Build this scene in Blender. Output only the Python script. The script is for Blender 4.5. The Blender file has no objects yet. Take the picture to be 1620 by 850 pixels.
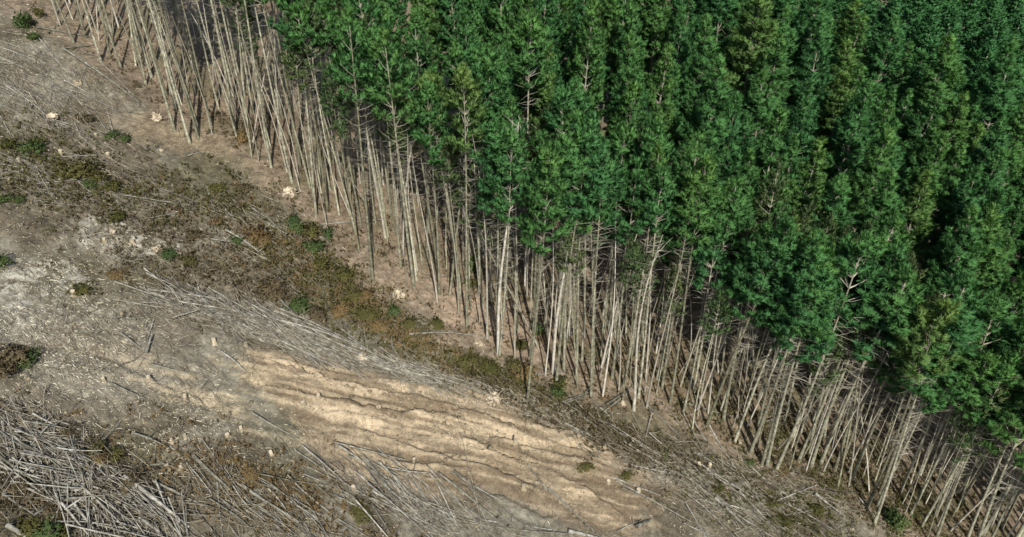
import bpy, math, random
import numpy as np
from mathutils import Vector, Matrix

# ------------------------------------------------------------------ camera, world, sun, exposure
SC = bpy.context.scene
COL = SC.collection
PITCH = math.radians(35.0)
FPX, CX, CY = 1243.0, 810.0, 425.0          # focal length / centre in pixels of the 1620 px wide photograph
CAMZ = 59.6
cam_d = bpy.data.cameras.new('camera')
cam_d.lens = 36.0 * FPX / 1620.0
cam_d.sensor_width = 36.0
cam_d.clip_start = 1.0
cam_d.clip_end = 6000.0
cam = bpy.data.objects.new('camera', cam_d)
cam.location = (0, 0, CAMZ)
cam.rotation_euler = (math.pi / 2 - PITCH, 0, 0)
COL.objects.link(cam)
SC.camera = cam

SUN_EL, SUN_AZ = math.radians(41.0), math.radians(10.0)   # azimuth: degrees from straight behind the camera to its right
sdir = Vector((math.sin(SUN_AZ) * math.cos(SUN_EL), -math.cos(SUN_AZ) * math.cos(SUN_EL), math.sin(SUN_EL)))
world = bpy.data.worlds.new('World')
SC.world = world
world.use_nodes = True
wn = world.node_tree.nodes
wl = world.node_tree.links
bg = wn['Background']
sky = wn.new('ShaderNodeTexSky')
sky.sky_type = 'NISHITA'
sky.sun_disc = False
sky.sun_elevation = SUN_EL
sky.sun_rotation = math.atan2(sdir.x, sdir.y)
wl.new(sky.outputs[0], bg.inputs[0])
bg.inputs[1].default_value = 0.115
sun_d = bpy.data.lights.new('sun', 'SUN')
sun_d.energy = 4.9
sun_d.angle = math.radians(0.5)
sun_d.color = (1.0, 0.965, 0.88)
sun = bpy.data.objects.new('sun', sun_d)
sun.rotation_euler = (-sdir).to_track_quat('-Z', 'Y').to_euler()
COL.objects.link(sun)
SC.view_settings.view_transform = 'Standard'
SC.view_settings.look = 'None'
SC.view_settings.exposure = 0.45
SC.view_settings.gamma = 1.0
SC.view_settings.use_curve_mapping = False
SC.render.engine = 'CYCLES'
SC.cycles.max_bounces = 5
SC.cycles.diffuse_bounces = 3
SC.cycles.transparent_max_bounces = 4

rng = np.random.default_rng(11)
random.seed(5)

# ------------------------------------------------------------------ numeric helpers
def hash2(ix, iy, s):
    h = (ix.astype(np.int64) * 374761393 + iy.astype(np.int64) * 668265263 + s * 1442695041) & 0xffffffff
    h = ((h ^ (h >> 13)) * 1274126177) & 0xffffffff
    h = h ^ (h >> 16)
    return (h & 0xffffff) / float(0xffffff)

def vnoise(x, y, s=0):
    x = np.asarray(x, float); y = np.asarray(y, float)
    ix = np.floor(x); iy = np.floor(y)
    fx = x - ix; fy = y - iy
    fx = fx * fx * (3 - 2 * fx); fy = fy * fy * (3 - 2 * fy)
    a = hash2(ix, iy, s); b = hash2(ix + 1, iy, s); c = hash2(ix, iy + 1, s); d = hash2(ix + 1, iy + 1, s)
    return (a * (1 - fx) + b * fx) * (1 - fy) + (c * (1 - fx) + d * fx) * fy

def fbm(x, y, s=0, o=4):
    r = 0; a = 0.5; t = 0
    for i in range(o):
        r = r + a * vnoise(x, y, s + i * 17); t += a
        x = x * 2.03 + 11.3; y = y * 2.03 + 5.7; a *= 0.5
    return r / t

def smooth(a, b, x):
    t = np.clip((x - a) / (b - a), 0, 1)
    return t * t * (3 - 2 * t)

SX, SY = -0.331, 0.144        # the hillside falls to the right and climbs gently away
def lim(v, L):
    return L * np.tanh(v / L)
def base_z(x, y):
    return SX * lim(x, 420.0) + SY * lim(y, 500.0)

cP, sP = math.cos(PITCH), math.sin(PITCH)
def at(px, py):
    """point of the bare hillside seen at a pixel of the photograph"""
    u = (np.asarray(px, float) - CX) / FPX; v = (np.asarray(py, float) - CY) / FPX
    dx, dy, dz = u, cP - v * sP, -sP - v * cP
    t = -CAMZ / (dz - SX * dx - SY * dy)
    return t * dx, t * dy
def proj(x, y, z):
    x = np.asarray(x, float); y = np.asarray(y, float); z = np.asarray(z, float) - CAMZ
    d = y * cP - z * sP
    d = np.where(d < 1, 1, d)
    return CX + FPX * x / d, CY - FPX * (y * sP + z * cP) / d, d

# forest edge, foot line of the outermost trees
EDGE_PX = np.array([(-60, -40), (60, 15), (160, 90), (235, 135), (290, 205), (370, 222), (430, 280), (500, 345), (585, 415), (650, 460),
                    (740, 500), (790, 560), (880, 612), (1010, 640), (1115, 682), (1200, 735), (1300, 745), (1400, 812), (1500, 875), (1640, 960)], float)
ex, ey = at(EDGE_PX[:, 0], EDGE_PX[:, 1])
ex = np.concatenate([[ex[0] - 300], ex, [ex[-1] + 300]])
ey = np.concatenate([[ey[0] + 120], ey, [ey[-1] - 60]])
def edge_d(x, y):
    """metres behind the edge (positive in the stand)"""
    return (y - np.interp(x, ex, ey)) * 0.88

# relief traced on the ground: skid ruts, as polylines in world metres
def W(pts):
    a = np.array(pts, float); x, y = at(a[:, 0], a[:, 1]); return np.stack([x, y], 1)
RUTS = [  # (polyline, height of the lip)
    (W([(395, 576), (477, 586), (540, 607), (563, 609), (587, 619), (650, 628), (673, 633), (707, 641), (740, 653), (773, 666), (807, 676), (850, 690)]), .48),
    (W([(400, 606), (433, 616), (540, 634), (573, 641), (623, 653), (673, 655), (707, 661), (750, 667)]), .45),
    (W([(727, 693), (757, 704), (790, 719), (823, 729)]), .40),
    (W([(560, 672), (620, 693), (673, 713), (727, 729), (767, 741), (813, 758), (860, 772)]), .45),
    (W([(830, 663), (860, 671), (873, 679), (907, 683), (940, 703), (973, 706)]), .5),
    (W([(770, 692), (790, 697), (817, 703), (827, 716)]), .42),
    (W([(900, 709), (940, 716), (977, 718)]), .4),
    (W([(540, 706), (620, 723), (703, 738), (745, 742)]), .3),
    (W([(620, 742), (700, 760), (800, 790), (880, 822)]), .25),
    (W([(870, 740), (930, 770), (990, 815)]), .25),
    (W([(100, 545), (200, 580), (290, 620)]), .2),
    (W([(590, 592), (660, 606), (760, 640)]), .3),
]
def poly_sd(P, x, y):
    """signed distance (positive towards the camera side) to polyline P and distance past its ends"""
    best = np.full(x.shape, 1e9); sg = np.zeros(x.shape); end = np.full(x.shape, 0.0)
    tot = 0; seg = []
    for a, b in zip(P[:-1], P[1:]):
        L = np.hypot(*(b - a)); seg.append((a, b, L, tot)); tot += L
    for a, b, L, s0 in seg:
        d = (b - a) / L
        rx, ry = x - a[0], y - a[1]
        s = np.clip(rx * d[0] + ry * d[1], 0, L)
        qx, qy = rx - s * d[0], ry - s * d[1]
        dd = np.hypot(qx, qy)
        side = np.where(rx * d[1] - ry * d[0] > 0, 1.0, -1.0)
        m = dd < best
        best = np.where(m, dd, best); sg = np.where(m, side, sg); end = np.where(m, (s0 + s) / tot, end)
    return best * sg, end

_ra, _rb = RUTS[0][0][0], RUTS[0][0][-1]
RDX, RDY = (_rb - _ra) / np.hypot(*(_rb - _ra))
print('rut dir', RDX, RDY)
def relief(x, y):
    x = np.asarray(x, float); y = np.asarray(y, float)
    clear = smooth(3.0, -2.0, edge_d(x, y))
    z = (fbm(x / 14, y / 14, 3, 3) - .5) * 1.4
    z = z + (fbm(x / 1.7, y / 1.7, 9, 4) - .5) * (0.20 + .48 * clear) + (fbm(x / .55, y / .55, 19, 3) - .5) * .20 * clear
    z0_ = z; z = (fbm(x / 14, y / 14, 3, 3) - .5) * 1.4
    al_ = x * RDX + y * RDY; ac_ = -x * RDY + y * RDX
    rdg = 1 - np.abs(2 * fbm(al_ / 9.0, ac_ / .75, 41, 2) - 1)
    gx_, gy_, _ = proj(x, y, base_z(x, y)); band = np.clip(1.3 - ((gx_ - 700) / 340) ** 2 - ((gy_ - 600 - .30 * (gx_ - 600)) / 85) ** 2, 0, 1) * (y > 20) * (y < 90)
    z = z + (z0_ - z) * (1 - .6 * np.clip(band, 0, 1)) - smooth(.86, .97, rdg) * .32 * band
    heap = np.clip(1.2 - ((gx_ - 110) / 190) ** 2 - ((gy_ - 770) / 85) ** 2, 0, 1) * (y > 15) * (y < 90)
    z = z + heap * (fbm(x / 2.4, y / 2.4, 63, 3) - .42) * 3.0
    near = (x > -45) & (x < 45) & (y > 20) & (y < 90)
    if near.any():
        xs, ys = x[near], y[near]
        wob = (fbm(xs / .8, ys / .8, 77, 3) - .5) * .6
        add = np.zeros(xs.shape)
        for P, h in RUTS:
            d, e = poly_sd(P, xs, ys)
            d = d + wob
            fade = smooth(0, .08, e) * smooth(1, .9, e) * (.55 + .9 * fbm(xs / 1.9, ys / 1.9, 31, 2))
            prof = np.where(d < 0, smooth(-1.0, -.12, d) * -.3, np.exp(-d / .8) * 1.0)
            prof = np.where((d > -.12) & (d < .12), -.3 + 1.3 * (d + .12) / .24, prof)
            prof = np.where(np.abs(d) > 3.5, 0, prof)
            add += prof * h * fade
        z = z.copy(); z[near] += add
    return z
def gz(x, y):
    return base_z(x, y) + relief(np.atleast_1d(x), np.atleast_1d(y))

# ------------------------------------------------------------------ mesh helpers
def mesh_from(name, verts, faces_flat, face_n, mat=None, smooth_=False):
    """faces_flat: 1-d vertex indices, face_n: corners per face (int)"""
    me = bpy.data.meshes.new(name)
    verts = np.asarray(verts, np.float32); faces_flat = np.asarray(faces_flat, np.int32).ravel()
    nf = len(faces_flat) // face_n
    me.vertices.add(len(verts)); me.vertices.foreach_set('co', verts.ravel())
    me.loops.add(len(faces_flat)); me.loops.foreach_set('vertex_index', faces_flat)
    me.polygons.add(nf)
    me.polygons.foreach_set('loop_start', np.arange(0, nf * face_n, face_n, dtype=np.int32))
    me.polygons.foreach_set('loop_total', np.full(nf, face_n, np.int32))
    if smooth_:
        me.polygons.foreach_set('use_smooth', np.ones(nf, bool))
    me.update(calc_edges=True)
    if mat: me.materials.append(mat)
    return me

def tubes(P, R, sides):
    """P (n,k,3) centre lines, R (n,k) radii -> verts, quads. every tube has k rings"""
    P = np.asarray(P, float); R = np.asarray(R, float)
    n, k, _ = P.shape
    T = np.gradient(P, axis=1)
    T /= np.linalg.norm(T, axis=2, keepdims=True) + 1e-9
    up = np.where(np.abs(T[..., 2:3]) > .9, np.array([1., 0, 0]), np.array([0, 0, 1.]))
    A = np.cross(T, up); A /= np.linalg.norm(A, axis=2, keepdims=True) + 1e-9
    B = np.cross(T, A)
    ang = np.arange(sides) * 2 * np.pi / sides
    V = P[:, :, None, :] + R[:, :, None, None] * (np.cos(ang)[None, None, :, None] * A[:, :, None, :] + np.sin(ang)[None, None, :, None] * B[:, :, None, :])
    base = (np.arange(n) * k * sides)[:, None, None]
    i = np.arange(k - 1)[None, :, None] * sides; j = np.arange(sides)[None, None, :]; j2 = (j + 1) % sides
    F = np.stack(np.broadcast_arrays(base + i + j, base + i + j2, base + i + sides + j2, base + i + sides + j), -1)
    return V.reshape(-1, 3), F.reshape(-1, 4)

def join(parts):
    vs, fs, o = [], [], 0
    for v, f in parts:
        vs.append(v); fs.append(f + o); o += len(v)
    return np.concatenate(vs), np.concatenate(fs)

def new_obj(name, me, parent=None):
    o = bpy.data.objects.new(name, me); COL.objects.link(o)
    if parent: o.parent = parent
    return o
_used = {}
def tag(o, label=None, cat=None, group=None, kind=None):
    if label:
        o['label'] = label
    if cat: o['category'] = cat
    if group: o['group'] = group
    if kind: o['kind'] = kind
    return o
def place_words(px, py):
    """where in the photo, in per cent of its width and height, kept unique"""
    for k in range(60):
        a = round(px / 16.2 + ((k % 3 - 1) if k else 0)); b = round(py / 8.5 + (((k // 3) % 3 - 1) if k else 0))
        key = (a, b)
        if key not in _used:
            _used[key] = 1
            break
    return '%d%% across, %d%% down the photo' % (a, b)

# ------------------------------------------------------------------ materials
def mat_new(name):
    m = bpy.data.materials.new(name); m.use_nodes = True
    nt = m.node_tree; nt.nodes.clear()
    out = nt.nodes.new('ShaderNodeOutputMaterial')
    return m, nt, out
def ramp(nt, fac, stops):
    r = nt.nodes.new('ShaderNodeValToRGB')
    e = r.color_ramp.elements
    while len(e) < len(stops): e.new(.5)
    for q, (p, c) in zip(e, stops):
        q.position = p; q.color = (*c, 1)
    nt.links.new(fac, r.inputs[0]); return r.outputs[0]
def noise(nt, vec, scale, detail=4, rough=.6):
    n = nt.nodes.new('ShaderNodeTexNoise'); n.inputs['Scale'].default_value = scale
    n.inputs['Detail'].default_value = detail; n.inputs['Roughness'].default_value = rough
    if vec: nt.links.new(vec, n.inputs['Vector'])
    return n.outputs['Fac']
def mult(nt, a, b, f=1.0, mode='MULTIPLY'):
    m = nt.nodes.new('ShaderNodeMix'); m.data_type = 'RGBA'; m.blend_type = mode
    if isinstance(f, float): m.inputs[0].default_value = f
    else: nt.links.new(f, m.inputs[0])
    for s, v in ((6, a), (7, b)):
        if isinstance(v, tuple): m.inputs[s].default_value = (*v, 1)
        else: nt.links.new(v, m.inputs[s])
    return m.outputs[2]

def foliage_mat(name, stops, transl=.28, tipvar=.20):
    m, nt, out = mat_new(name)
    oi = nt.nodes.new('ShaderNodeObjectInfo'); geo = nt.nodes.new('ShaderNodeNewGeometry')
    base = ramp(nt, oi.outputs['Random'], stops)
    n = noise(nt, geo.outputs['Position'], .9, 3, .6)
    v = ramp(nt, n, [(.3, (1 - tipvar,) * 3), (.7, (1 + tipvar * .9, 1 + tipvar, 1 + tipvar * .5))])
    c = mult(nt, base, v)
    r2 = ramp(nt, geo.outputs['Random Per Island'], [(0, (.90, .90, .90)), (1, (1.10, 1.10, 1.05))])
    c = mult(nt, c, r2)
    ya = nt.nodes.new('ShaderNodeAttribute'); ya.attribute_name = 'young'
    c = mult(nt, c, (1.38, 1.26, 1.15), ya.outputs['Fac'])
    d = nt.nodes.new('ShaderNodeBsdfDiffuse'); nt.links.new(c, d.inputs[0])
    t = nt.nodes.new('ShaderNodeBsdfTranslucent')
    tc = mult(nt, c, (1.15, 1.25, .6)); nt.links.new(tc, t.inputs[0])
    mx = nt.nodes.new('ShaderNodeMixShader'); mx.inputs[0].default_value = transl
    nt.links.new(d.outputs[0], mx.inputs[1]); nt.links.new(t.outputs[0], mx.inputs[2])
    nt.links.new(mx.outputs[0], out.inputs[0])
    return m

def wood_mat(name, stops, streak=1.0, objvar=.25):
    m, nt, out = mat_new(name)
    tc = nt.nodes.new('ShaderNodeTexCoord'); geo = nt.nodes.new('ShaderNodeNewGeometry')
    n = noise(nt, geo.outputs['Position'], 2.3, 5, .7)
    c = ramp(nt, n, stops)
    r2 = ramp(nt, geo.outputs['Random Per Island'], [(0, (1 - objvar,) * 3), (1, (1 + objvar, 1 + objvar, 1 + objvar * .9))])
    c = mult(nt, c, r2)
    oi = nt.nodes.new('ShaderNodeObjectInfo')
    r3 = ramp(nt, oi.outputs['Random'], [(0, (1 - objvar, 1 - objvar, 1 - objvar * 1.2)), (1, (1 + objvar,) * 3)])
    c = mult(nt, c, r3)
    b = nt.nodes.new('ShaderNodeBsdfPrincipled'); nt.links.new(c, b.inputs['Base Color'])
    b.inputs['Roughness'].default_value = .85; b.inputs['Specular IOR Level'].default_value = .25
    nt.links.new(b.outputs[0], out.inputs[0])
    return m

M_NEEDLE = foliage_mat('pine_needles', [(0, (.058, .150, .062)), (.4, (.067, .164, .062)), (.75, (.078, .174, .060)), (.93, (.088, .178, .058)), (1, (.108, .180, .062))])
M_NEEDLE_OLD = foliage_mat('dull_needles', [(0, (.070, .115, .050)), (1, (.105, .135, .062))])
M_BARK = wood_mat('pine_bark', [(.34, (.085, .078, .056)), (.5, (.20, .190, .138)), (.68, (.34, .335, .258))], objvar=.42)
M_DEADWOOD = wood_mat('dead_wood', [(.3, (.18, .16, .13)), (.55, (.31, .285, .24)), (.75, (.44, .415, .36))], objvar=.35)
M_LOG = wood_mat('weathered_log', [(.30, (.06, .054, .043)), (.46, (.13, .122, .104)), (.7, (.28, .27, .24))], objvar=.42)
M_STICK = wood_mat('weathered_sticks', [(.28, (.075, .060, .044)), (.5, (.165, .142, .110)), (.72, (.31, .285, .24))], objvar=.55)
M_CHIP = wood_mat('wood_chips', [(.3, (.30, .27, .21)), (.7, (.55, .51, .43))], objvar=.4)
M_STUMP = wood_mat('stump_wood', [(.3, (.13, .10, .07)), (.7, (.33, .28, .20))], objvar=.25)
M_CUT = wood_mat('cut_wood', [(.3, (.34, .28, .20)), (.7, (.52, .45, .34))], objvar=.15)
M_CLOD = wood_mat('clods', [(.3, (.15, .12, .085)), (.7, (.36, .30, .21))], objvar=.4)
M_CLAY = wood_mat('pale_clay', [(.35, (.17, .13, .09)), (.5, (.34, .28, .20)), (.7, (.50, .45, .35))], objvar=.1)
M_SHRUB = {
    'green': foliage_mat('shrub_green', [(0, (.070, .105, .042)), (1, (.095, .125, .050))]),
    'olive': foliage_mat('shrub_olive', [(0, (.085, .085, .032)), (1, (.12, .11, .045))]),
    'rust': foliage_mat('shrub_rust', [(0, (.17, .115, .06)), (1, (.20, .145, .075))]),
    'brown': foliage_mat('shrub_brown', [(0, (.11, .086, .055)), (1, (.14, .11, .07))]),
}
# ------------------------------------------------------------------ ground
def axis(lo, hi, step, far, grow=1.14):
    a = list(np.arange(lo, hi + step / 2, step)); s = step
    while a[-1] < far: s *= grow; a.append(a[-1] + s)
    s = step; b = [a[0]]
    while b[-1] > -far: s *= grow; b.append(b[-1] - s)
    return np.array(b[:0:-1] + a)
gxs = axis(-62, 56, .17, 1500); gys = axis(27, 98, .17, 1800)
GX, GY = np.meshgrid(gxs, gys)
GZ = base_z(GX, GY) + relief(GX.ravel(), GY.ravel()).reshape(GX.shape)

def in_poly(P, x, y):
    c = np.zeros(x.shape, bool); n = len(P)
    for i in range(n):
        x1, y1 = P[i]; x2, y2 = P[(i + 1) % n]
        m = ((y1 > y) != (y2 > y)) & (x < (x2 - x1) * (y - y1) / (y2 - y1 + 1e-12) + x1)
        c ^= m
    return c
def blob(cx, cy, rx, ry, x, y, ang=0):
    """soft patch of ground given by its place and size on the photograph"""
    c, s = math.cos(ang), math.sin(ang)
    dx, dy = x - cx, y - cy
    a = (dx * c + dy * s) / rx; b = (-dx * s + dy * c) / ry
    return np.clip(1.25 - (a * a + b * b), 0, 1)

def mixc(c, col, f):
    return c * (1 - f[..., None]) + np.array(col) * f[..., None]
fx, fy = GX.ravel(), GY.ravel()
ppx, ppy, _ = proj(fx, fy, base_z(fx, fy))
infr = (ppx > -200) & (ppx < 1820) & (ppy > -250) & (ppy < 1050) & (fy > 5)
ppx = np.where(infr, ppx, -9999); ppy = np.where(infr, ppy, -9999)
wobx = ppx + (fbm(fx / 2.2, fy / 2.2, 51, 4) - .5) * 90
woby = ppy + (fbm(fx / 2.2, fy / 2.2, 52, 4) - .5) * 60
n1 = fbm(fx / 3.5, fy / 3.5, 5, 5); n2 = fbm(fx / .6, fy / .6, 6, 4); n3 = fbm(fx / 9, fy / 9, 7, 3)
# streaks along the skid direction
sdx, sdy = RDX, RDY
al = fx * sdx + fy * sdy; ac = -fx * sdy + fy * sdx
streak = fbm(al / 5.0, ac / .45, 21, 3)
ed = edge_d(fx, fy) + (n1 - .5) * 5
C = np.zeros((len(fx), 3)) + np.array((.138, .116, .080))
C = mixc(C, (.200, .182, .140), smooth(.42, .66, n1))
C = mixc(C, (.105, .088, .062), smooth(.52, .30, n1) * .8)
C = mixc(C, (.10, .092, .048), smooth(.56, .72, n3) * .5 * (ppy > 200))
# reddish litter floor of the stand
C = mixc(C, (.215, .165, .112), smooth(-4.0, 1.2, ed))
C = mixc(C, (.125, .092, .060), smooth(-1.0, 2, ed) * smooth(.42, .62, n1) * .45)
C = mixc(C, (.11, .105, .055), smooth(-1.0, 2, ed) * smooth(.50, .66, fbm(fx / 2.8, fy / 2.8, 93, 4)) * .55)
C = mixc(C, (.27, .205, .155), smooth(-3.0, 1, ed) * smooth(5, 1.5, ed) * smooth(.42, .62, n2) * .5)
# pale dusty apron in front of the stand
C = mixc(C, (.34, .255, .185), blob(760, 510, 100, 60, wobx, woby, .5) * .8)
C = mixc(C, (.30, .23, .165), blob(640, 440, 90, 50, wobx, woby, .6) * .6)
C = mixc(C, (.22, .175, .115), blob(260, 215, 110, 26, wobx, woby, .25) * .8)
# sandy skid zone
S = [(385, 562), (455, 556), (560, 585), (700, 606), (815, 632), (900, 668), (1010, 706), (1045, 760), (1010, 850), (930, 850), (860, 805), (740, 772), (610, 782),
     (520, 740), (455, 655), (400, 600)]
ins = np.zeros(len(fx))
for q_ in range(6):
    w1 = (fbm(fx / (3.2 - .45 * q_), fy / (3.2 - .45 * q_), 151 + q_, 4) - .5); w2 = (fbm(fx / 2.1, fy / 2.1, 171 + q_, 4) - .5)
    ins += in_poly(S, ppx + w1 * (130 - 8 * q_) + (q_ - 2.5) * 7, ppy + w2 * 60 + (q_ - 2.5) * 3) / 6.0
streak2 = fbm(al / 2.0, ac / .22, 27, 3)
C = mixc(C, (.245, .19, .125), ins * smooth(.25, .48, streak) * .9)
C = mixc(C, (.17, .125, .078), ins * smooth(.50, .36, streak) * .8)
C = mixc(C, (.16, .118, .075), ins * smooth(.46, .34, streak2) * .6)
C = mixc(C, (.36, .285, .19), ins * smooth(.50, .60, streak) * .8)
for cx, cy, rx, ry, a, k in [(465, 575, 75, 15, .15, 1), (600, 612, 110, 14, .2, .8), (560, 665, 90, 14, .3, 1), (640, 688, 110, 15, .28, 1), (700, 668, 110, 13, .22, .7),
                             (760, 715, 90, 16, .35, .8), (600, 755, 70, 13, .25, .9), (870, 760, 80, 18, .4, .8), (930, 800, 90, 16, .5, .8), (820, 690, 60, 12, .35, .7),
                             (760, 655, 60, 10, .3, .6), (890, 675, 60, 9, .3, .7), (940, 712, 70, 8, .15, .7), (1000, 810, 50, 12, .6, .5),
                             (510, 650, 40, 10, .3, .5), (470, 590, 90, 8, .15, .6)]:
    C = mixc(C, (.50, .395, .265), blob(cx, cy, rx, ry, ppx + (wobx - ppx) * .45, ppy + (woby - ppy) * .35, a) * k * (.30 + .70 * smooth(.42, .56, streak)) * (.6 + .4 * smooth(.4, .5, streak2)))
# left: faint sandy streaks and bleached patches
for cx, cy, rx, ry, a, k in [(200, 580, 150, 26, .45, .85), (300, 610, 110, 22, .5, .85), (370, 600, 60, 30, .4, .6), (420, 690, 60, 16, .5, .5), (150, 600, 60, 20, .3, .35), (340, 650, 90, 18, .5, .35), (420, 640, 60, 14, .5, .35)]:
    C = mixc(C, (.42, .345, .225), blob(cx, cy, rx, ry, wobx, woby, a) * k * smooth(.40, .58, streak))
for cx, cy, rx, ry, a, k in [(60, 430, 75, 30, 0, .75), (100, 460, 50, 14, -.2, .6), (190, 385, 90, 24, .1, .45), (250, 397, 30, 9, .2, .8), (180, 365, 30, 10, 0, .7),
                             (90, 500, 120, 30, .1, .35), (30, 460, 50, 25, 0, .6)]:
    C = mixc(C, (.50, .475, .405), blob(cx, cy, rx, ry, wobx, woby, a) * k * smooth(.42, .58, n2))
C = mixc(C, (.225, .200, .158), blob(130, 560, 190, 110, wobx, woby, .2) * .5)
# darker soil under the brush heaps, also painting in the shaded gaps between poles
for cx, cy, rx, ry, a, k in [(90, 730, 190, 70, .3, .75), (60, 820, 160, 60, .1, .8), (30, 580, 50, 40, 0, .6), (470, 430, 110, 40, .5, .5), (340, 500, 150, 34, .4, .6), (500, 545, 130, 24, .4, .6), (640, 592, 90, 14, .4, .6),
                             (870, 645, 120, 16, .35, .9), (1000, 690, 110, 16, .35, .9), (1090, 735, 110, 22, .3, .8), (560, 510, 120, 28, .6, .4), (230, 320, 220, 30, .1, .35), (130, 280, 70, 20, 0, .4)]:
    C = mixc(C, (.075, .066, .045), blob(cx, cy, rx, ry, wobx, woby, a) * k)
C *= (.65 + .34 * n2)[:, None] * (1 + (smooth(.35, .65, fbm(fx / .45, fy / .45, 66, 3)) - .55) * .34 * (1 - ins))[:, None]
# fresh cut banks of the ruts are damp clay
ny, nx = GX.shape
idx = np.arange(nx * ny).reshape(ny, nx)
F = np.stack([idx[:-1, :-1], idx[:-1, 1:], idx[1:, 1:], idx[1:, :-1]], -1).reshape(-1, 4)
mg, nt, out = mat_new('hillside_soil')
att = nt.nodes.new('ShaderNodeAttribute'); att.attribute_name = 'soil'
geo = nt.nodes.new('ShaderNodeNewGeometry')
f1 = noise(nt, geo.outputs['Position'], 3.0, 8, .78)
f2 = noise(nt, geo.outputs['Position'], 9.0, 5, .7)
c = mult(nt, att.outputs['Color'], ramp(nt, f1, [(.3, (.5, .5, .48)), (.5, (1, 1, 1)), (.68, (1.5, 1.48, 1.42))]))
c = mult(nt, c, ramp(nt, f2, [(.3, (.7, .7, .7)), (.7, (1.3, 1.3, 1.3))]))
b = nt.nodes.new('ShaderNodeBsdfPrincipled'); nt.links.new(c, b.inputs['Base Color'])
b.inputs['Roughness'].default_value = 1; b.inputs['Specular IOR Level'].default_value = .1
bp = nt.nodes.new('ShaderNodeBump'); bp.inputs['Strength'].default_value = .9; bp.inputs['Distance'].default_value = .12
nt.links.new(f1, bp.inputs['Height']); nt.links.new(bp.outputs[0], b.inputs['Normal'])
nt.links.new(b.outputs[0], out.inputs[0])
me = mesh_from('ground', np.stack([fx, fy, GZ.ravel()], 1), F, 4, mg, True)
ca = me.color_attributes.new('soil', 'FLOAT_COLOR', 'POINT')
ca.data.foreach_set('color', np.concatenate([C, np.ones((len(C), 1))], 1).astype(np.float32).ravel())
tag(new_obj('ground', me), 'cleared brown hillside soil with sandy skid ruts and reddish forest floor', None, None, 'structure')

# ------------------------------------------------------------------ pine builder
def sway(z, ph, amp, H):
    t = z / H
    return np.stack([amp * np.sin(t * 3.1 + ph) * t, amp * np.cos(t * 2.3 + ph * 1.7) * t], -1)

def trunk_mesh(name, H, r0, ph, amp, mat, top=.02, sides=8, rings=12, limbs=None):
    z = H * np.linspace(0, 1, rings) ** 1.05
    s = sway(z, ph, amp, H)
    P = np.concatenate([s, z[:, None]], 1)[None]; P[0, 0, 2] = -.5
    t = z / H
    R = (r0 * (1 - t) ** .85 + top + r0 * .35 * np.exp(-z / .5))[None]
    v, f = tubes(P, R, sides)
    if not limbs: return mesh_from(name, v, f, 4, mat, True)
    v2, f2 = join(limbs); nf = len(f)
    V, Fq = join([(v, f), (v2, f2)])
    me = mesh_from(name, V, Fq, 4, mat, True); me.materials.append(M_DEADWOOD)
    mi = np.zeros(len(Fq), np.int32); mi[nf:] = 1
    me.polygons.foreach_set('material_index', mi)
    return me

def branches_arrays(r, zs, lens, az, rise, curl, thick, H, ph, amp, k=4):
    n = len(zs); t = np.linspace(0, 1, k)[None, :]
    s = sway(zs, ph, amp, H)
    out_ = lens[:, None] * t * np.cos(rise)[:, None]
    up = lens[:, None] * (t * np.sin(rise)[:, None] + curl[:, None] * t * t)
    P = np.stack([s[:, 0:1] + out_ * np.cos(az)[:, None], s[:, 1:2] + out_ * np.sin(az)[:, None], zs[:, None] + up], -1)
    P += r.normal(0, .03, P.shape) * lens[:, None, None] * (t[..., None] > 0)
    R = thick[:, None] * (1 - .75 * t)
    return P, R

def blades(r, base, axis_, out, nb, L, Wd, spread):
    """fans of needle bunches: base (n,3), axis (n,3) -> triangles with outward normals"""
    n = len(base)
    base = np.repeat(base, nb, 0); ax = np.repeat(axis_, nb, 0); o = np.repeat(out, nb, 0)
    d = ax + r.normal(0, 1, ax.shape) * spread
    d /= np.linalg.norm(d, axis=1, keepdims=True)
    l = L * r.uniform(.65, 1.25, (n * nb, 1)); w = Wd * r.uniform(.7, 1.3, (n * nb, 1))
    side = np.cross(d, r.normal(0, 1, d.shape)); side /= np.linalg.norm(side, axis=1, keepdims=True) + 1e-9
    st = base + ax * r.uniform(-.12, .12, (n * nb, 1))
    a = st + d * l * .25 + side * w; b = st + d * l * .25 - side * w; c = st + d * l; e = st
    # two faces folded along the spine look like a bunch of needles; one quad each
    nrm = np.cross(a - e, b - e); flip = (nrm * o).sum(1) < 0
    a2 = np.where(flip[:, None], b, a); b2 = np.where(flip[:, None], a, b)
    nrm = np.where(flip[:, None], -nrm, nrm); nrm /= np.linalg.norm(nrm, axis=1, keepdims=True) + 1e-9
    V = np.stack([e, a2, c, b2], 1)
    N = o + nrm * .16; N /= np.linalg.norm(N, axis=1, keepdims=True)
    return V.reshape(-1, 3), np.repeat(N, 4, 0)

def leaf_mesh(name, V, N, mat, grow=None):
    f = np.arange(len(V)).reshape(-1, 4)
    me = mesh_from(name, V, f, 4, mat, True)
    me.normals_split_custom_set_from_vertices([tuple(x) for x in N.astype(float)])
    if grow is not None:
        at_ = me.attributes.new('young', 'FLOAT', 'POINT')
        at_.data.foreach_set('value', smooth(grow - 3.2, grow - .2, V[:, 2]).astype(np.float32))
    return me

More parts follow.
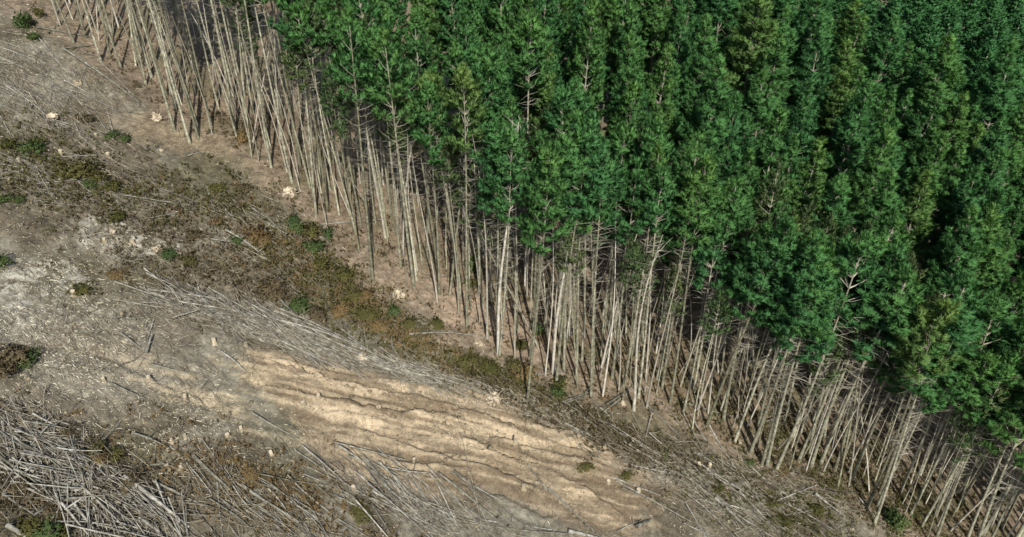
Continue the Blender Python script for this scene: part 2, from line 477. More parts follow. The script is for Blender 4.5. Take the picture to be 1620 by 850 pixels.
def crown_arrays(r, H, cb, Rm, ph, amp, dens=1.0, nb=8, sparse=0.0, L=.38, Wd=.026, step=.95, thin=.35):
    zs = []; z = cb
    while z < H - .3:
        zs += [z + q for q in r.normal(0, .07, r.integers(6, 9))]
        z += r.uniform(.8, 1.25) * step * (1.0 if z < H - 3 else .7)
    zs = np.clip(np.array(zs), cb, H - .1); n = len(zs)
    t = (zs - cb) / (H - cb)
    env = (.05 + 1.16 * (1.0 - t) ** .92) * (.45 + .55 * smooth(0, .30, t)) * 1.12
    az = r.uniform(0, 2 * np.pi, n)
    lob = .92 + .20 * np.sin(az * 2 + t * 7 + ph) * np.sin(t * 11 + ph * 2) + r.normal(0, .15, n)
    ln = np.clip(Rm * env * lob, .16, Rm * 1.35)
    keep = r.random(n) > sparse + thin * smooth(.34, 0, t)
    zs, t, az, ln = zs[keep], t[keep], az[keep], ln[keep]; n = len(zs)
    rise = np.radians(12 + 46 * t ** 1.1 + r.normal(0, 6, n)); curl = .16 + .30 * r.random(n)
    P, R = branches_arrays(r, zs, ln, az, rise, curl, .014 + .010 * ln, H, ph, amp, 4)
    bases, axes, outs = [], [], []
    for i in range(n):
        hd = np.array([-math.sin(az[i]), math.cos(az[i]), 0])
        d = P[i, 3] - P[i, 1]; d /= np.linalg.norm(d) + 1e-9
        # plumes: the branch end and a few side shoots, each a dense upswept brush of needles
        npl = 1 + int(ln[i] / .52)
        for q in range(npl):
            s0 = 1 - .62 * (q / max(1, npl)) + r.normal(0, .03)
            sd_ = 0 if q == 0 else (1 if q % 2 else -1)
            sp = min(max(s0, .2), 1) * 3; a_ = min(int(sp), 2); fr = sp - a_
            p0 = P[i, a_] * (1 - fr) + P[i, a_ + 1] * fr
            dr = d * .8 + hd * sd_ * r.uniform(.6, 1.1) + np.array([0, 0, r.uniform(.15, .55)]); dr /= np.linalg.norm(dr)
            pl = min(1, .30 + ln[i] * .8) * r.uniform(.55, .98) * (1.0 if ln[i] > .8 else .62)
            m = max(4, int(pl * 15 * dens))
            u_ = r.random(m)
            c = p0 + dr * (u_[:, None] * pl - .15) + r.normal(0, .095, (m, 3)) * np.array([1, 1, .8])
            ra = c - (p0 + dr * pl * .30 - np.array([0, 0, .09])); ra /= np.linalg.norm(ra, axis=1, keepdims=True) + 1e-6
            axv = dr * .9 + r.normal(0, .30, (m, 3)) + ra * .25; axv /= np.linalg.norm(axv, axis=1, keepdims=True)
            o = ra + np.array([math.cos(az[i]), math.sin(az[i]), 0]) * .28 + np.array([0, 0, .10]); o /= np.linalg.norm(o, axis=1, keepdims=True)
            bases.append(c); axes.append(axv); outs.append(o)
    m = 14; zt = H - .9 * r.random(m); s = sway(zt, ph, amp, H)
    bases.append(np.concatenate([s, zt[:, None]], 1)); av = np.tile([0, 0, 1.], (m, 1)) + r.normal(0, .2, (m, 3))
    axes.append(av / np.linalg.norm(av, axis=1, keepdims=True)); oo = r.normal(0, 1, (m, 3)); oo[:, 2] = .6; outs.append(oo / np.linalg.norm(oo, axis=1, keepdims=True))
    B, A, O = map(np.concatenate, (bases, axes, outs))
    V, N = blades(r, B, A, O, nb, L, Wd, .27)
    return V, N, P, R

def dead_branch_arrays(r, z0, z1, H, ph, amp, lmax, step=.55, per=(1, 4)):
    zs = []; z = z0
    while z < z1:
        zs += [z + r.uniform(-.1, .1)] * r.integers(*per); z += r.uniform(.6, 1.4) * step
    zs = np.array(zs); n = len(zs); t = (zs - z0) / (z1 - z0)
    ln = lmax * (.25 + .75 * t) * r.uniform(.35, 1.1, n)
    return branches_arrays(r, zs, ln, r.uniform(0, 2 * np.pi, n), np.radians(r.normal(5, 16, n)), r.uniform(-.1, .35, n), .009 + .008 * ln, H, ph, amp, 4)

PINES = []
specs = [  # H, crown base, radius, density, sparse, trunk radius, dead limb length
    (25.0, 9.5, 2.0, 1.0, .0, .15, 1.2), (23.5, 9.0, 1.8, 1.05, .0, .14, 1.2), (26.0, 10.0, 2.15, 1.0, .04, .17, 1.3), (22.3, 9.0, 1.6, 1.0, .0, .13, 1.1),
    (24.2, 14.6, 2.0, .85, .12, .135, 1.9), (25.5, 14.0, 2.25, .95, .10, .165, 2.2), (22.5, 14.5, 1.7, .8, .25, .115, 1.5), (25.0, 15.0, 2.0, .6, .40, .15, 2.1),
    (25.0, 19.0, 1.6, .9, .1, .15, 1.3), (23.2, 18.0, 1.4, .8, .2, .12, 1.2), (24.6, 16.8, 1.8, .85, .15, .13, 1.8), (24.8, 13.2, 2.1, .95, .08, .15, 1.8), (23.4, 12.8, 1.9, .95, .08, .14, 1.6), (25.0, 20.5, 1.2, .6, .40, .14, 1.0)]
for k, (H, cb, Rm, dens, sp, tr, dl) in enumerate(specs):
    r = np.random.default_rng(100 + k)
    ph, amp = r.uniform(0, 6), r.uniform(.15, .55)
    V, N, P, R = crown_arrays(r, H, cb, Rm, ph, amp, dens, 19, sp, thin=.35 if k < 4 else .8)
    cm = leaf_mesh('crown', V, N, M_NEEDLE, H)
    P2, R2 = dead_branch_arrays(r, 4.0, cb + 1.5, H, ph, amp, dl, .36, (1, 5))
    tm = trunk_mesh('trunk', H, tr * .80, ph, amp, M_BARK, limbs=[tubes(P, R, 3), tubes(P2, R2, 3)])
    PINES.append((tm, cm, None, H, cb, Rm))
    print('pine', k, 'blades', len(V) // 4)
# light version for the mass that is farthest or outside the frame
MASS = []
for k in range(3):
    r = np.random.default_rng(200 + k); ph, amp = r.uniform(0, 6), .3
    H, cb, Rm = 24.0, 11.5, 1.95
    V, N, P, R = crown_arrays(r, H, cb, Rm, ph, amp, .5, 7, .05, .46, .075, .8)
    z = np.linspace(0, H, 5); Pt = np.concatenate([sway(z, ph, amp, H), z[:, None]], 1)[None]
    v1, f1 = tubes(Pt, (.19 * (1 - z / H) + .03)[None], 5)
    MASS.append((V, N, v1, f1))

# ------------------------------------------------------------------ stand: where the pines grow
cand = []
PX0, PX1, PY0, PY1 = -80, 88, 36, 190
pts = []
cell = {}
def ok(x, y, dmin):
    cx_, cy_ = int(x // 3), int(y // 3)
    for a in range(-2, 3):
        for b_ in range(-2, 3):
            for (qx, qy, qd) in cell.get((cx_ + a, cy_ + b_), ()):
                if (qx - x) ** 2 + (qy - y) ** 2 < (min(dmin, qd)) ** 2: return False
    return True
rr = random.Random(8)
def put(x, y, d):
    cell.setdefault((int(x // 3), int(y // 3)), []).append((x, y, d)); pts.append((x, y))
# first the outermost trees, traced
for (bx, by) in [(118, 70), (160, 97), (192, 108), (231, 134), (275, 202), (299, 222), (314, 218), (334, 197), (375, 218), (392, 196), (425, 195), (462, 290), (500, 340), (472, 250),
                 (522, 300), (564, 372), (590, 445), (621, 350), (655, 455), (695, 468), (712, 470), (729, 465), (739, 520), (777, 480), (790, 570),
                 (818, 526), (834, 640), (862, 510), (880, 612), (912, 600), (935, 632), (968, 600), (1005, 590), (1010, 630), (1040, 600), (1060, 640), (1118, 674), (1162, 700),
                 (1187, 715), (1205, 735), (1213, 738), (1228, 742), (1284, 735), (1300, 728), (1322, 740), (1372, 802), (1388, 800), (1383, 830), (1440, 815),
                 (1482, 850), (1530, 852), (1560, 870), (1610, 860), (1595, 800), (1460, 780), (1500, 790)]:
    x, y = at(bx, by)
    put(float(x), float(y), 1.2)
def far_size(y): return 1 + .38 * max(0.0, min(1.0, (y - 85) / 60))     # the farther compartment is thinned: fewer, broader pines
NT = 60000
cx_ = rng.uniform(PX0, PX1 + 60, NT); cy_ = rng.uniform(PY0, PY1, NT)
ed_ = edge_d(cx_, cy_)
for x, y, e in zip(cx_, cy_, ed_):
    if e < .8: continue
    # planted spacing opens with depth into the stand as seen from the crowns
    d = 2.8 if e < 7 else 3.7
    d = 4.0 if (x > 15 and e > 6) else d
    d = 4.3 if (x > 24 and e > 5) else d
    d *= far_size(y)
    if ok(x, y, d): put(x, y, d)
pts = np.array(pts)
bz = gz(pts[:, 0], pts[:, 1])
bpx, bpy_, bd = proj(pts[:, 0], pts[:, 1], bz)
tpx, tpy, td = proj(pts[:, 0], pts[:, 1], bz + 24)
m0x, m0y, _ = proj(pts[:, 0], pts[:, 1], bz + 13)
seen = ((tpx > -60) & (tpx < 1680) & (tpy > -25) & (tpy < 900)) | ((bpx > -5) & (bpx < 1625) & (bpy_ > -5) & (bpy_ < 860) & (edge_d(pts[:, 0], pts[:, 1]) < 12)) | \
       ((m0x > -30) & (m0x < 1650) & (m0y > 5) & (m0y < 860))
ring = (tpx > -350) & (tpx < 1950) & (tpy > -90) & (tpy < 1150) & (pts[:, 1] > 30)
order = np.argsort(td)
individual = [i for i in order if seen[i]]
print('stand: seen', len(individual), 'ring', int((ring & ~seen).sum()))
mass_idx = individual[300:]
individual = individual[:300]
mass_idx += [i for i in np.where(ring & ~seen)[0]]

TONE = None
for n_, i in enumerate(individual):
    x, y, z = float(pts[i, 0]), float(pts[i, 1]), float(bz[i])
    e = float(edge_d(x, y))
    r_ = rr.random()
    left = bpx[i] < 520
    if (bpx[i] < 380 and e < 12): k = rr.choice([8, 9, 13, 13])
    elif m0x[i] < 400: k = 13
    elif m0x[i] < 440 + .55 * max(float(m0y[i]) - 90, 0): k = rr.choice([13, 13, 13, 9])
    elif 720 < bpx[i] < 1020 and e < 12: k = rr.choice([10, 8, 10, 4, 7, 9])
    elif bpx[i] < 640 and e < 11: k = rr.choice([8, 9, 10, 10, 7, 6])
    elif e < 5.5: k = rr.choice([4, 5, 10, 7, 10, 10, 9, 5, 10])
    elif e < 10: k = rr.choice([4, 5, 11, 4, 6, 7, 10, 5])
    elif e < 14: k = rr.choice([11, 12, 11, 12, 4, 5])
    else: k = rr.choice([0, 1, 2, 3, 0, 1, 2, 3])
    tm, cm, bmsh, H, cb, Rm = PINES[k]
    s = min(1.15, max(.82, rr.gauss(1.0, .085)))
    w = s * rr.uniform(.92, 1.12) * (1.26 if x > 24 else 1.06 if x > 15 else 1.0) * far_size(y)
    root = bpy.data.objects.new('pine_tree', None); COL.objects.link(root)
    root.location = (x, y, z); root.scale = (w, w, s)
    root.rotation_euler = (rr.gauss(0, .042 if e < 7 else .025), rr.gauss(0, .042 if e < 7 else .025), rr.uniform(0, 6.28))
    new_obj('trunk', tm, root); new_obj('crown', cm, root)
    tx, ty, _ = proj(x, y, z + H * s)
    tx, ty = float(tx), float(ty)
    look = 'sparse grey-branched' if k == 7 else ('short-crowned' if k in (8, 9, 10, 13) else ('thin-crowned' if k in (4, 6) else 'full green'))
    if 0 <= tx <= 1620 and 3 <= ty <= 850:
        where = 'tip ' + place_words(tx, ty)
    else:
        gx_, gy_ = float(m0x[i]), float(m0y[i])
        gx_ = min(max(gx_, 4), 1616); gy_ = min(max(gy_, 5), 845)
        if 0 < bpy_[i] < 850 and 0 < bpx[i] < 1620 and e < 12: where = 'foot ' + place_words(float(bpx[i]), float(bpy_[i]))
        else: where = 'trunk ' + place_words(gx_, gy_)
    lead = 'at stand edge, ' if e < 4 else ('in the stand, ' if e > 9 else 'just inside the edge, ')
    tag(root, look + ' pine ' + lead + where, 'pine tree', 'pines of the uncut plantation stand')

parts_f, parts_t, Ns = [], [], []
for i in mass_idx:
    V, N, v1, f1 = MASS[rr.randrange(3)]
    a = rr.uniform(0, 6.28); s = rr.uniform(.88, 1.08); q_ = (1.2 if pts[i, 0] > 24 else 1.0) * far_size(pts[i, 1]); S_ = np.array([s * q_, s * q_, s]); c_, s_ = math.cos(a), math.sin(a)
    Rz = np.array([[c_, s_, 0], [-s_, c_, 0], [0, 0, 1]]); o = np.array([pts[i, 0], pts[i, 1], bz[i]])
    parts_f.append(V @ Rz * S_ + o); Ns.append(N @ Rz); parts_t.append((v1 @ Rz * S_ + o, f1))
if parts_f:
    me = leaf_mesh('distant_pines', np.concatenate(parts_f), np.concatenate(Ns), M_NEEDLE)
    v_, f_ = join(parts_t)
    md = new_obj('distant_pines', me)
    tag(md, 'mass of small green pines at the far top of the canopy', 'forest', None, 'stuff')
    new_obj('trunk', mesh_from('trunk', v_, f_, 4, M_BARK), md)['kind'] = 'stuff'

# ------------------------------------------------------------------ dead poles among the trunks
DEAD = []
for k, (H, rad, br) in enumerate([(14, .05, .5), (17, .065, .8), (19, .085, 1.1), (11, .042, .4), (20, .10, 1.4), (16, .055, .5)]):
    r = np.random.default_rng(300 + k); ph, amp = r.uniform(0, 6), r.uniform(.3, .9)
    P2, R2 = dead_branch_arrays(r, 2.5, H - .3, H, ph, amp, br, .42, (1, 5))
    tm = trunk_mesh('dead_tree', H, rad, ph, amp, M_DEADWOOD, top=.015, sides=6, rings=10, limbs=[tubes(P2, R2, 3)])
    DEAD.append((tm, None, H))
SPIN = []
for k, (H, cb, Rm, tr) in enumerate([(17, 11.5, 1.0, .06), (19.5, 13.5, 1.2, .075), (15, 9.0, .9, .05), (20.5, 12.5, 1.3, .085)]):
    r = np.random.default_rng(350 + k); ph, amp = r.uniform(0, 6), r.uniform(.3, .8)
    V, N, P, R = crown_arrays(r, H, cb, Rm, ph, amp, .7, 8, .30, .36, .03, .6, .5)
    P2, R2 = dead_branch_arrays(r, 3.0, cb + 1, H, ph, amp, 1.2, .42, (1, 5))
    SPIN.append((trunk_mesh('trunk', H, tr, ph, amp, M_BARK, top=.012, sides=6, limbs=[tubes(P, R, 3), tubes(P2, R2, 3)]), leaf_mesh('crown', V, N, M_NEEDLE_OLD)))
def spindly(x, y, s, tilt, az, where):
    tm, cm = SPIN[rr.randrange(4)]
    root = bpy.data.objects.new('spindly_pine', None); COL.objects.link(root)
    root.location = (x, y, float(gz(x, y)[0])); root.scale = (s, s, s)
    root.rotation_euler = (Matrix.Rotation(az, 4, 'Z') @ Matrix.Rotation(tilt, 4, 'X')).to_euler()
    new_obj('trunk', tm, root); new_obj('crown', cm, root)
    tag(root, 'spindly pine with wisps of dull green, foot at ' + where, 'pine tree', 'spindly suppressed pines along the stand edge')
def dead_tree(x, y, k, s, tilt, az, label, thick=1.0):
    tm, bm_, H = DEAD[k]
    z = float(gz(x, y)[0])
    root = new_obj('dead_tree', tm)
    root.location = (x, y, z); root.scale = (s * thick, s * thick, s)
    M = Matrix.Rotation(az, 4, 'Z') @ Matrix.Rotation(tilt, 4, 'X')
    root.rotation_euler = M.to_euler()
    tag(root, label, 'dead tree', 'dead poles standing along the stand edge')
nd = 0
for _ in range(9000):
    if nd >= 270: break
    x, y = rr.uniform(-60, 62), rr.uniform(38, 105)
    e = float(edge_d(x, y))
    if e < -.3 or e > 13 or rr.random() < e / 15: continue
    px_, py_, _d = proj(x, y, base_z(x, y))
    if not (-10 < px_ < 1640 and 0 < py_ < 870): continue
    dens = .35 if px_ < 480 else (.75 if px_ < 850 else 1.0)
    if rr.random() > dens or not ok(x, y, 1.0): continue
    cell.setdefault((int(x // 3), int(y // 3)), []).append((x, y, 1.0))
    k = rr.randrange(6); tilt = abs(rr.gauss(0, .065)) if rr.random() < .85 else rr.uniform(.12, .45)
    lab = ('leaning dead grey pole, foot at ' if tilt > .12 else ('dead branchy trunk, foot at ' if k in (2, 4) else 'slim dead upright pole, foot at ')) + place_words(min(max(float(px_), 4), 1616), min(float(py_), 846))
    if tilt < .12 and rr.random() < (.6 if px_ > 760 else .42 if px_ > 480 else .3): spindly(x, y, rr.uniform(.95, 1.25), tilt, rr.uniform(0, 6.28), lab.split('foot at ')[1])
    else: dead_tree(x, y, k, rr.uniform(.8, 1.12), tilt, rr.uniform(0, 6.28), lab)
    nd += 1
for (bx, by, k, s, lab) in [(789, 566, 2, 1.27, 'thick broken-topped grey snag standing before the green crowns left of centre'),
                            (875, 596, 2, 1.27, 'tall pale snag with broken top and stub branches right of centre'),
                            (1003, 650, 4, 1.02, 'bright white crooked dead trunk forking near its top'),
                            (610, 372, 4, 1.12, 'tall bleached snag with dead branches reaching into the canopy')]:
    x, y = at(bx, by); dead_tree(float(x), float(y), k, s, .015, 1.0, lab, 1.35)

# ------------------------------------------------------------------ fallen logs
LOGS = []
for k in range(10):
    r = np.random.default_rng(400 + k)
    t = np.linspace(0, 1, 9)
    bend = r.normal(0, .006 if k % 3 else .018)
    P = np.stack([t - .5, bend * np.sin(t * np.pi) + r.normal(0, .0012, 9), .6 * bend * np.sin(t * 4)], -1)[None]
    R = (1 - .62 * t + r.normal(0, .03, 9))[None] * .01          # radius in units of 1/100, rescaled per log
    LOGS.append((P, R))
log_cache = {}
def log_mesh(k, L, rad):
    """log meshes in a few true sizes, shared by the copies"""
    Lq = [2, 3, 4.5, 6, 8, 10.5, 13, 16, 20]; Lq = min(Lq, key=lambda q: abs(q - L)); rq = min([.035, .05, .07, .10, .14, .19, .26], key=lambda q: abs(q - rad))
    key = (k, Lq, rq)
    if key not in log_cache:
        P, R = LOGS[k]; r = np.random.default_rng(500 + k)
        Pl = P * Lq; Pl[..., 1:] += 0
        Rl = R * 100 * rq
        v, f = tubes(Pl, Rl, 7)
        parts = [(v, f)]
        # end caps as fans of quads
        for ring0, ctr in ((0, Pl[0, 0]), (8 * 7, Pl[0, -1])):
            vv = np.concatenate([v[ring0:ring0 + 7], ctr[None]]); ff = np.array([[j, (j + 1) % 7, 7, 7] for j in range(7)])
            ff = np.array([[0, 1, 2, 7], [2, 3, 4, 7], [4, 5, 6, 7], [6, 0, 7, 7]][:3] + [[6, 0, 1, 7]])
            parts.append((vv, ff))
        n = int(3 + Lq * 1.1)
        tt = r.uniform(.1, .97, n); i = (tt * 8).astype(int)
        st = Pl[0, i]; ang = r.uniform(-.3, np.pi + .3, n)
        d = np.stack([r.uniform(.2, .9, n), np.cos(ang), np.sin(ang)], -1); d /= np.linalg.norm(d, axis=1, keepdims=True)
        ln = r.uniform(.12, .55, n) * (1.0 + rq * 3)
        PB = st[:, None] + d[:, None] * ln[:, None, None] * np.linspace(0, 1, 3)[None, :, None]
        RB = np.linspace(1, .5, 3)[None] * np.full((n, 1), min(.03, rq * .45))
        vb, fb = tubes(PB, RB, 4); parts.append((vb, fb))
        V, Fq = join(parts)
        log_cache[key] = (mesh_from('log', V, Fq, 4, M_LOG, False), Lq)
    return log_cache[key][0]
nlog = 0
def lay_log(x0, y0, x1, y1, rad, lift=0.0, word=None, pitch=None):
    """log lying between two places on the ground given on the photo"""
    global nlog
    ax_, ay_ = at(x0, y0); bx_, by_ = at(x1, y1)
    a = np.array([ax_, ay_]); b_ = np.array([bx_, by_])
    za, zb = float(gz(*a)[0]), float(gz(*b_)[0]); L = float(np.linalg.norm(b_ - a))
    mx, my = (a + b_) / 2; zm = float(gz(mx, my)[0])
    A = Vector((float(a[0]), float(a[1]), za + rad + lift)); B = Vector((float(b_[0]), float(b_[1]), zb + rad * .4 + lift * rr.uniform(.3, 1.2)))
    mid = (A + B) / 2
    if mid.z < zm + rad * .8: mid.z = zm + rad * .8
    o = new_obj('fallen_log', log_mesh(rr.randrange(10), L, rad))
    o.location = mid
    X = (B - A).normalized()
    q = X.to_track_quat('X', 'Z') @ Matrix.Rotation(rr.uniform(-.6, .6), 3, 'X').to_quaternion()
    o.rotation_euler = q.to_euler()
    px_, py_, _ = proj(mid.x, mid.y, mid.z)
    if word is None: word = ('long ' if L > 9 else ('short ' if L < 4 else '')) + ('stout ' if rad > .13 else 'thin ' if rad < .06 else '') + 'weathered grey log'
    tag(o, word + ', middle at ' + place_words(min(max(float(px_), 3), 1617), min(max(float(py_), 3), 847)), 'log', 'fallen logs and poles across the cleared slope')
    nlog += 1
TRACED = [  # x0,y0,x1,y1,radius
    (308, 726, 372, 785, .17), (372, 765, 500, 850, .15), (400, 800, 470, 850, .09), (215, 818, 262, 850, .24), (345, 770, 352, 850, .10),
    (65, 702, 250, 760, .14), (50, 705, 130, 770, .20), (130, 770, 250, 850, .14), (200, 765, 300, 835, .20), (185, 790, 235, 815, .16),
    (0, 735, 25, 710, .16), (5, 772, 25, 740, .17), (20, 838, 45, 850, .2), (77, 790, 190, 775, .08), (60, 818, 88, 792, .12), (0, 775, 60, 820, .12),
    (130, 850, 135, 800, .1), (150, 757, 183, 752, .12), (240, 760, 330, 805, .13), (110, 832, 135, 800, .1), (80, 708, 130, 745, .16), (140, 740, 80, 690, .12),
    (240, 576, 295, 590, .13), (165, 605, 240, 635, .09), (350, 560, 388, 590, .13), (400, 657, 475, 700, .08), (370, 730, 360, 790, .07),
    (470, 718, 540, 760, .08), (480, 755, 540, 775, .06), (410, 755, 540, 778, .06), (210, 685, 270, 712, .10), (385, 760, 470, 790, .07), (232, 733, 290, 732, .06),
    (450, 790, 510, 830, .08), (460, 780, 530, 850, .07), (330, 790, 410, 850, .08),
    (185, 455, 290, 492, .08), (235, 440, 330, 480, .09), (250, 460, 420, 510, .10), (345, 475, 400, 508, .10), (310, 470, 470, 530, .09), (212, 508, 180, 502, .10),
    (170, 508, 208, 505, .10), (230, 520, 240, 490, .12), (232, 565, 243, 530, .16), (245, 505, 232, 540, .10), (247, 480, 250, 502, .10), (283, 480, 298, 520, .10),
    (400, 495, 560, 560, .10), (430, 510, 620, 580, .10), (380, 530, 560, 580, .09), (395, 520, 490, 545, .08), (430, 490, 570, 548, .09), (300, 545, 380, 550, .07),
    (115, 530, 190, 535, .08), (150, 520, 200, 535, .08), (190, 530, 238, 562, .13), (500, 515, 540, 540, .09),
    (360, 372, 415, 405, .12), (395, 413, 460, 440, .09), (320, 355, 350, 370, .08), (395, 330, 420, 345, .10), (425, 350, 455, 380, .10), (160, 405, 225, 422, .07),
    (190, 310, 320, 332, .08), (250, 318, 320, 330, .07), (0, 75, 90, 110, .09), (0, 115, 60, 180, .10), (0, 130, 100, 205, .10), (95, 80, 245, 180, .16),
    (60, 45, 150, 62, .13), (100, 82, 145, 72, .14), (0, 250, 80, 280, .11), (0, 262, 60, 270, .09), (20, 140, 75, 175, .08), (40, 85, 130, 130, .09), (75, 55, 100, 35, .09),
    (200, 175, 245, 180, .07), (75, 200, 110, 225, .07), (240, 255, 275, 268, .09), (295, 247, 325, 238, .08), (505, 356, 620, 345, .09), (625, 458, 725, 465, .09),
    (465, 340, 505, 370, .07), (500, 372, 530, 395, .08),
    (570, 785, 720, 850, .10), (690, 750, 820, 850, .12), (710, 745, 850, 850, .10), (680, 752, 760, 830, .10), (680, 805, 870, 835, .14), (700, 820, 900, 845, .11),
    (540, 720, 670, 770, .12), (530, 705, 640, 730, .09), (540, 765, 650, 835, .10), (600, 790, 700, 850, .10), (620, 760, 700, 820, .08), (540, 780, 620, 820, .09),
    (640, 800, 690, 850, .10), (590, 805, 620, 850, .09), (730, 760, 800, 800, .08), (835, 737, 870, 780, .08), (870, 775, 950, 850, .10), (850, 760, 940, 840, .07),
    (975, 840, 1020, 820, .07), (1005, 838, 1033, 822, .26), (900, 840, 950, 850, .2), (960, 645, 1010, 605, .14), (890, 645, 930, 628, .12), (845, 602, 905, 594, .09),
    (880, 645, 930, 625, .08), (950, 660, 1010, 610, .13), (875, 645, 940, 695, .07), (975, 760, 1100, 830, .10), (970, 755, 1060, 790, .10), (980, 770, 1060, 800, .09),
    (940, 640, 1000, 690, .06), (1020, 640, 1080, 700, .07), (1030, 660, 1022, 690, .09), (1050, 640, 1085, 690, .07), (545, 545, 700, 600, .09), (560, 560, 720, 610, .09),
    (600, 545, 610, 595, .07), (620, 540, 628, 600, .08), (640, 575, 790, 640, .10), (560, 570, 690, 620, .08), (700, 600, 860, 645, .09), (650, 595, 760, 625, .08),
    (640, 535, 780, 540, .11), (750, 610, 880, 660, .08), (790, 600, 870, 650, .07), (800, 625, 920, 680, .10), (830, 640, 980, 690, .09), (540, 540, 600, 560, .07),
    (460, 560, 560, 580, .08), (480, 545, 600, 585, .08), (915, 660, 975, 700, .08), (1080, 640, 1160, 660, .08), (1090, 655, 1130, 720, .12), (1120, 670, 1165, 745, .12),
    (1080, 660, 1110, 715, .07), (1210, 668, 1275, 650, .12), (1230, 795, 1290, 770, .12), (1290, 785, 1330, 815, .18), (1235, 820, 1365, 790, .12), (1180, 730, 1240, 790, .09),
    (1190, 745, 1270, 810, .09), (1130, 770, 1230, 850, .10), (1080, 780, 1160, 850, .09), (1160, 785, 1200, 825, .09), (1240, 800, 1330, 850, .12), (1260, 780, 1370, 780, .09),
    (1080, 745, 1180, 760, .11), (1000, 735, 1100, 760, .12), (1100, 790, 1180, 815, .08), (1150, 800, 1280, 835, .09), (1100, 720, 1150, 745, .09), (1360, 790, 1410, 850, .10),
    (1070, 720, 1140, 718, .08), (1220, 755, 1290, 735, .07), (1080, 830, 1130, 850, .09),
]
for x0, y0, x1, y1, rad in TRACED:
    lay_log(x0, y0, x1, y1, rad * .85, rr.uniform(.03, .35))
BANDS = [(130, 775, 110, 45, 32, 26, 34, (50, 130), (.05, .12), 1.2), (50, 720, 50, 30, 15, 40, 14, (30, 90), (.05, .10), .8),
    # cx, cy, spread x, spread y, slope angle (deg down to the right), sd, count, length px, radius
    (330, 500, 90, 18, 20, 9, 16, (60, 150), (.05, .10), .5), (480, 545, 90, 18, 22, 7, 20, (60, 170), (.05, .10), .5), (650, 590, 90, 14, 24, 9, 14, (50, 130), (.05, .09), .4),
    (650, 800, 100, 30, 38, 10, 20, (50, 150), (.05, .11), .3), 
    (1130, 790, 90, 40, 36, 14, 16, (50, 120), (.05, .10), .3), (900, 660, 80, 14, 28, 10, 8, (50, 110), (.05, .09), .4),
]
for cx0, cy0, sx_, sy_, ang, sd, cnt, ln, rd, lf in BANDS:
    for _ in range(cnt):
        if nlog >= 296: break
        x = rr.gauss(cx0, sx_ * .6); y = rr.gauss(cy0 + math.tan(math.radians(ang)) * (x - cx0) * .8, sy_ * .6)
        if not (5 < x < 1600 and 20 < y < 848): continue
        a = math.radians(rr.gauss(ang, sd)); l = rr.uniform(*ln) / 2
        lay_log(x - l * math.cos(a), y - l * math.sin(a), x + l * math.cos(a), y + l * math.sin(a), rr.uniform(*rd), rr.uniform(0, lf))
print('logs', nlog)

# ------------------------------------------------------------------ slash: sticks and twigs nobody could count
def sticks(name, label, px, py, ang, Lm, rad, lift, mat, seed, k=3, sides=3, steep=.12, bendk=.09):
    r = np.random.default_rng(seed); n = len(px)
    x, y = at(px, py)
    # direction given on the ground
    d = np.stack([np.cos(ang), -np.sin(ang)], -1)
    t = np.linspace(-.5, .5, k)[None]
    bx = bendk * r.normal(0, 1, (n, 1)) * (t * t * 4 - 1)
    X = x[:, None] + Lm[:, None] * (t * d[:, 0:1] - bx * d[:, 1:2]); Y = y[:, None] + Lm[:, None] * (t * d[:, 1:2] + bx * d[:, 0:1])
    g = gz(X.ravel(), Y.ravel()).reshape(X.shape)
    mid = g.mean(1, keepdims=True); slope = (g[:, -1:] - g[:, :1])
    Z = mid + slope * t + rad[:, None] * .8 + lift[:, None] + Lm[:, None] * t * r.normal(0, steep, (n, 1)) + .03
    Z = np.maximum(Z, g + rad[:, None] * .3 - .03)
    v, f = tubes(np.stack([X, Y, Z], -1), rad[:, None] * np.linspace(1, .5, k)[None], sides)
    o = new_obj(name, mesh_from(name, v, f, 4, mat))
    tag(o, label, 'debris', None, 'stuff')
def clear_samples(r, n, ok_fn=None):
    X = []; Y = []; c = 0
    while c < n:
        px = r.uniform(-60, 1680, n); py = r.uniform(-20, 905, n)
        x, y = at(px, py); m = edge_d(x, y) < r.normal(.5, 1.5, n)
        # more where the slash gathers
        dn = .25 + .75 * smooth(.38, .62, fbm(x / 5, y / 5, 88, 3))
        inside = in_poly(S, px, py)
        dn = np.where(inside, dn * .5, dn)
        m &= r.random(n) < dn
        X.append(px[m]); Y.append(py[m]); c += m.sum()
    return np.concatenate(X)[:n], np.concatenate(Y)[:n]
r = np.random.default_rng(61)
n = 9500
px, py = clear_samples(r, n)
ang = np.where(r.random(n) < .6, r.normal(.42, .35, n), r.uniform(0, np.pi, n))
sticks('slash_sticks', 'grey sticks and snapped branches littering the cleared slope', px, py, ang, r.gamma(2.0, .42, n) + .2, r.uniform(.008, .022, n), r.gamma(1, .04, n), M_STICK, 1)
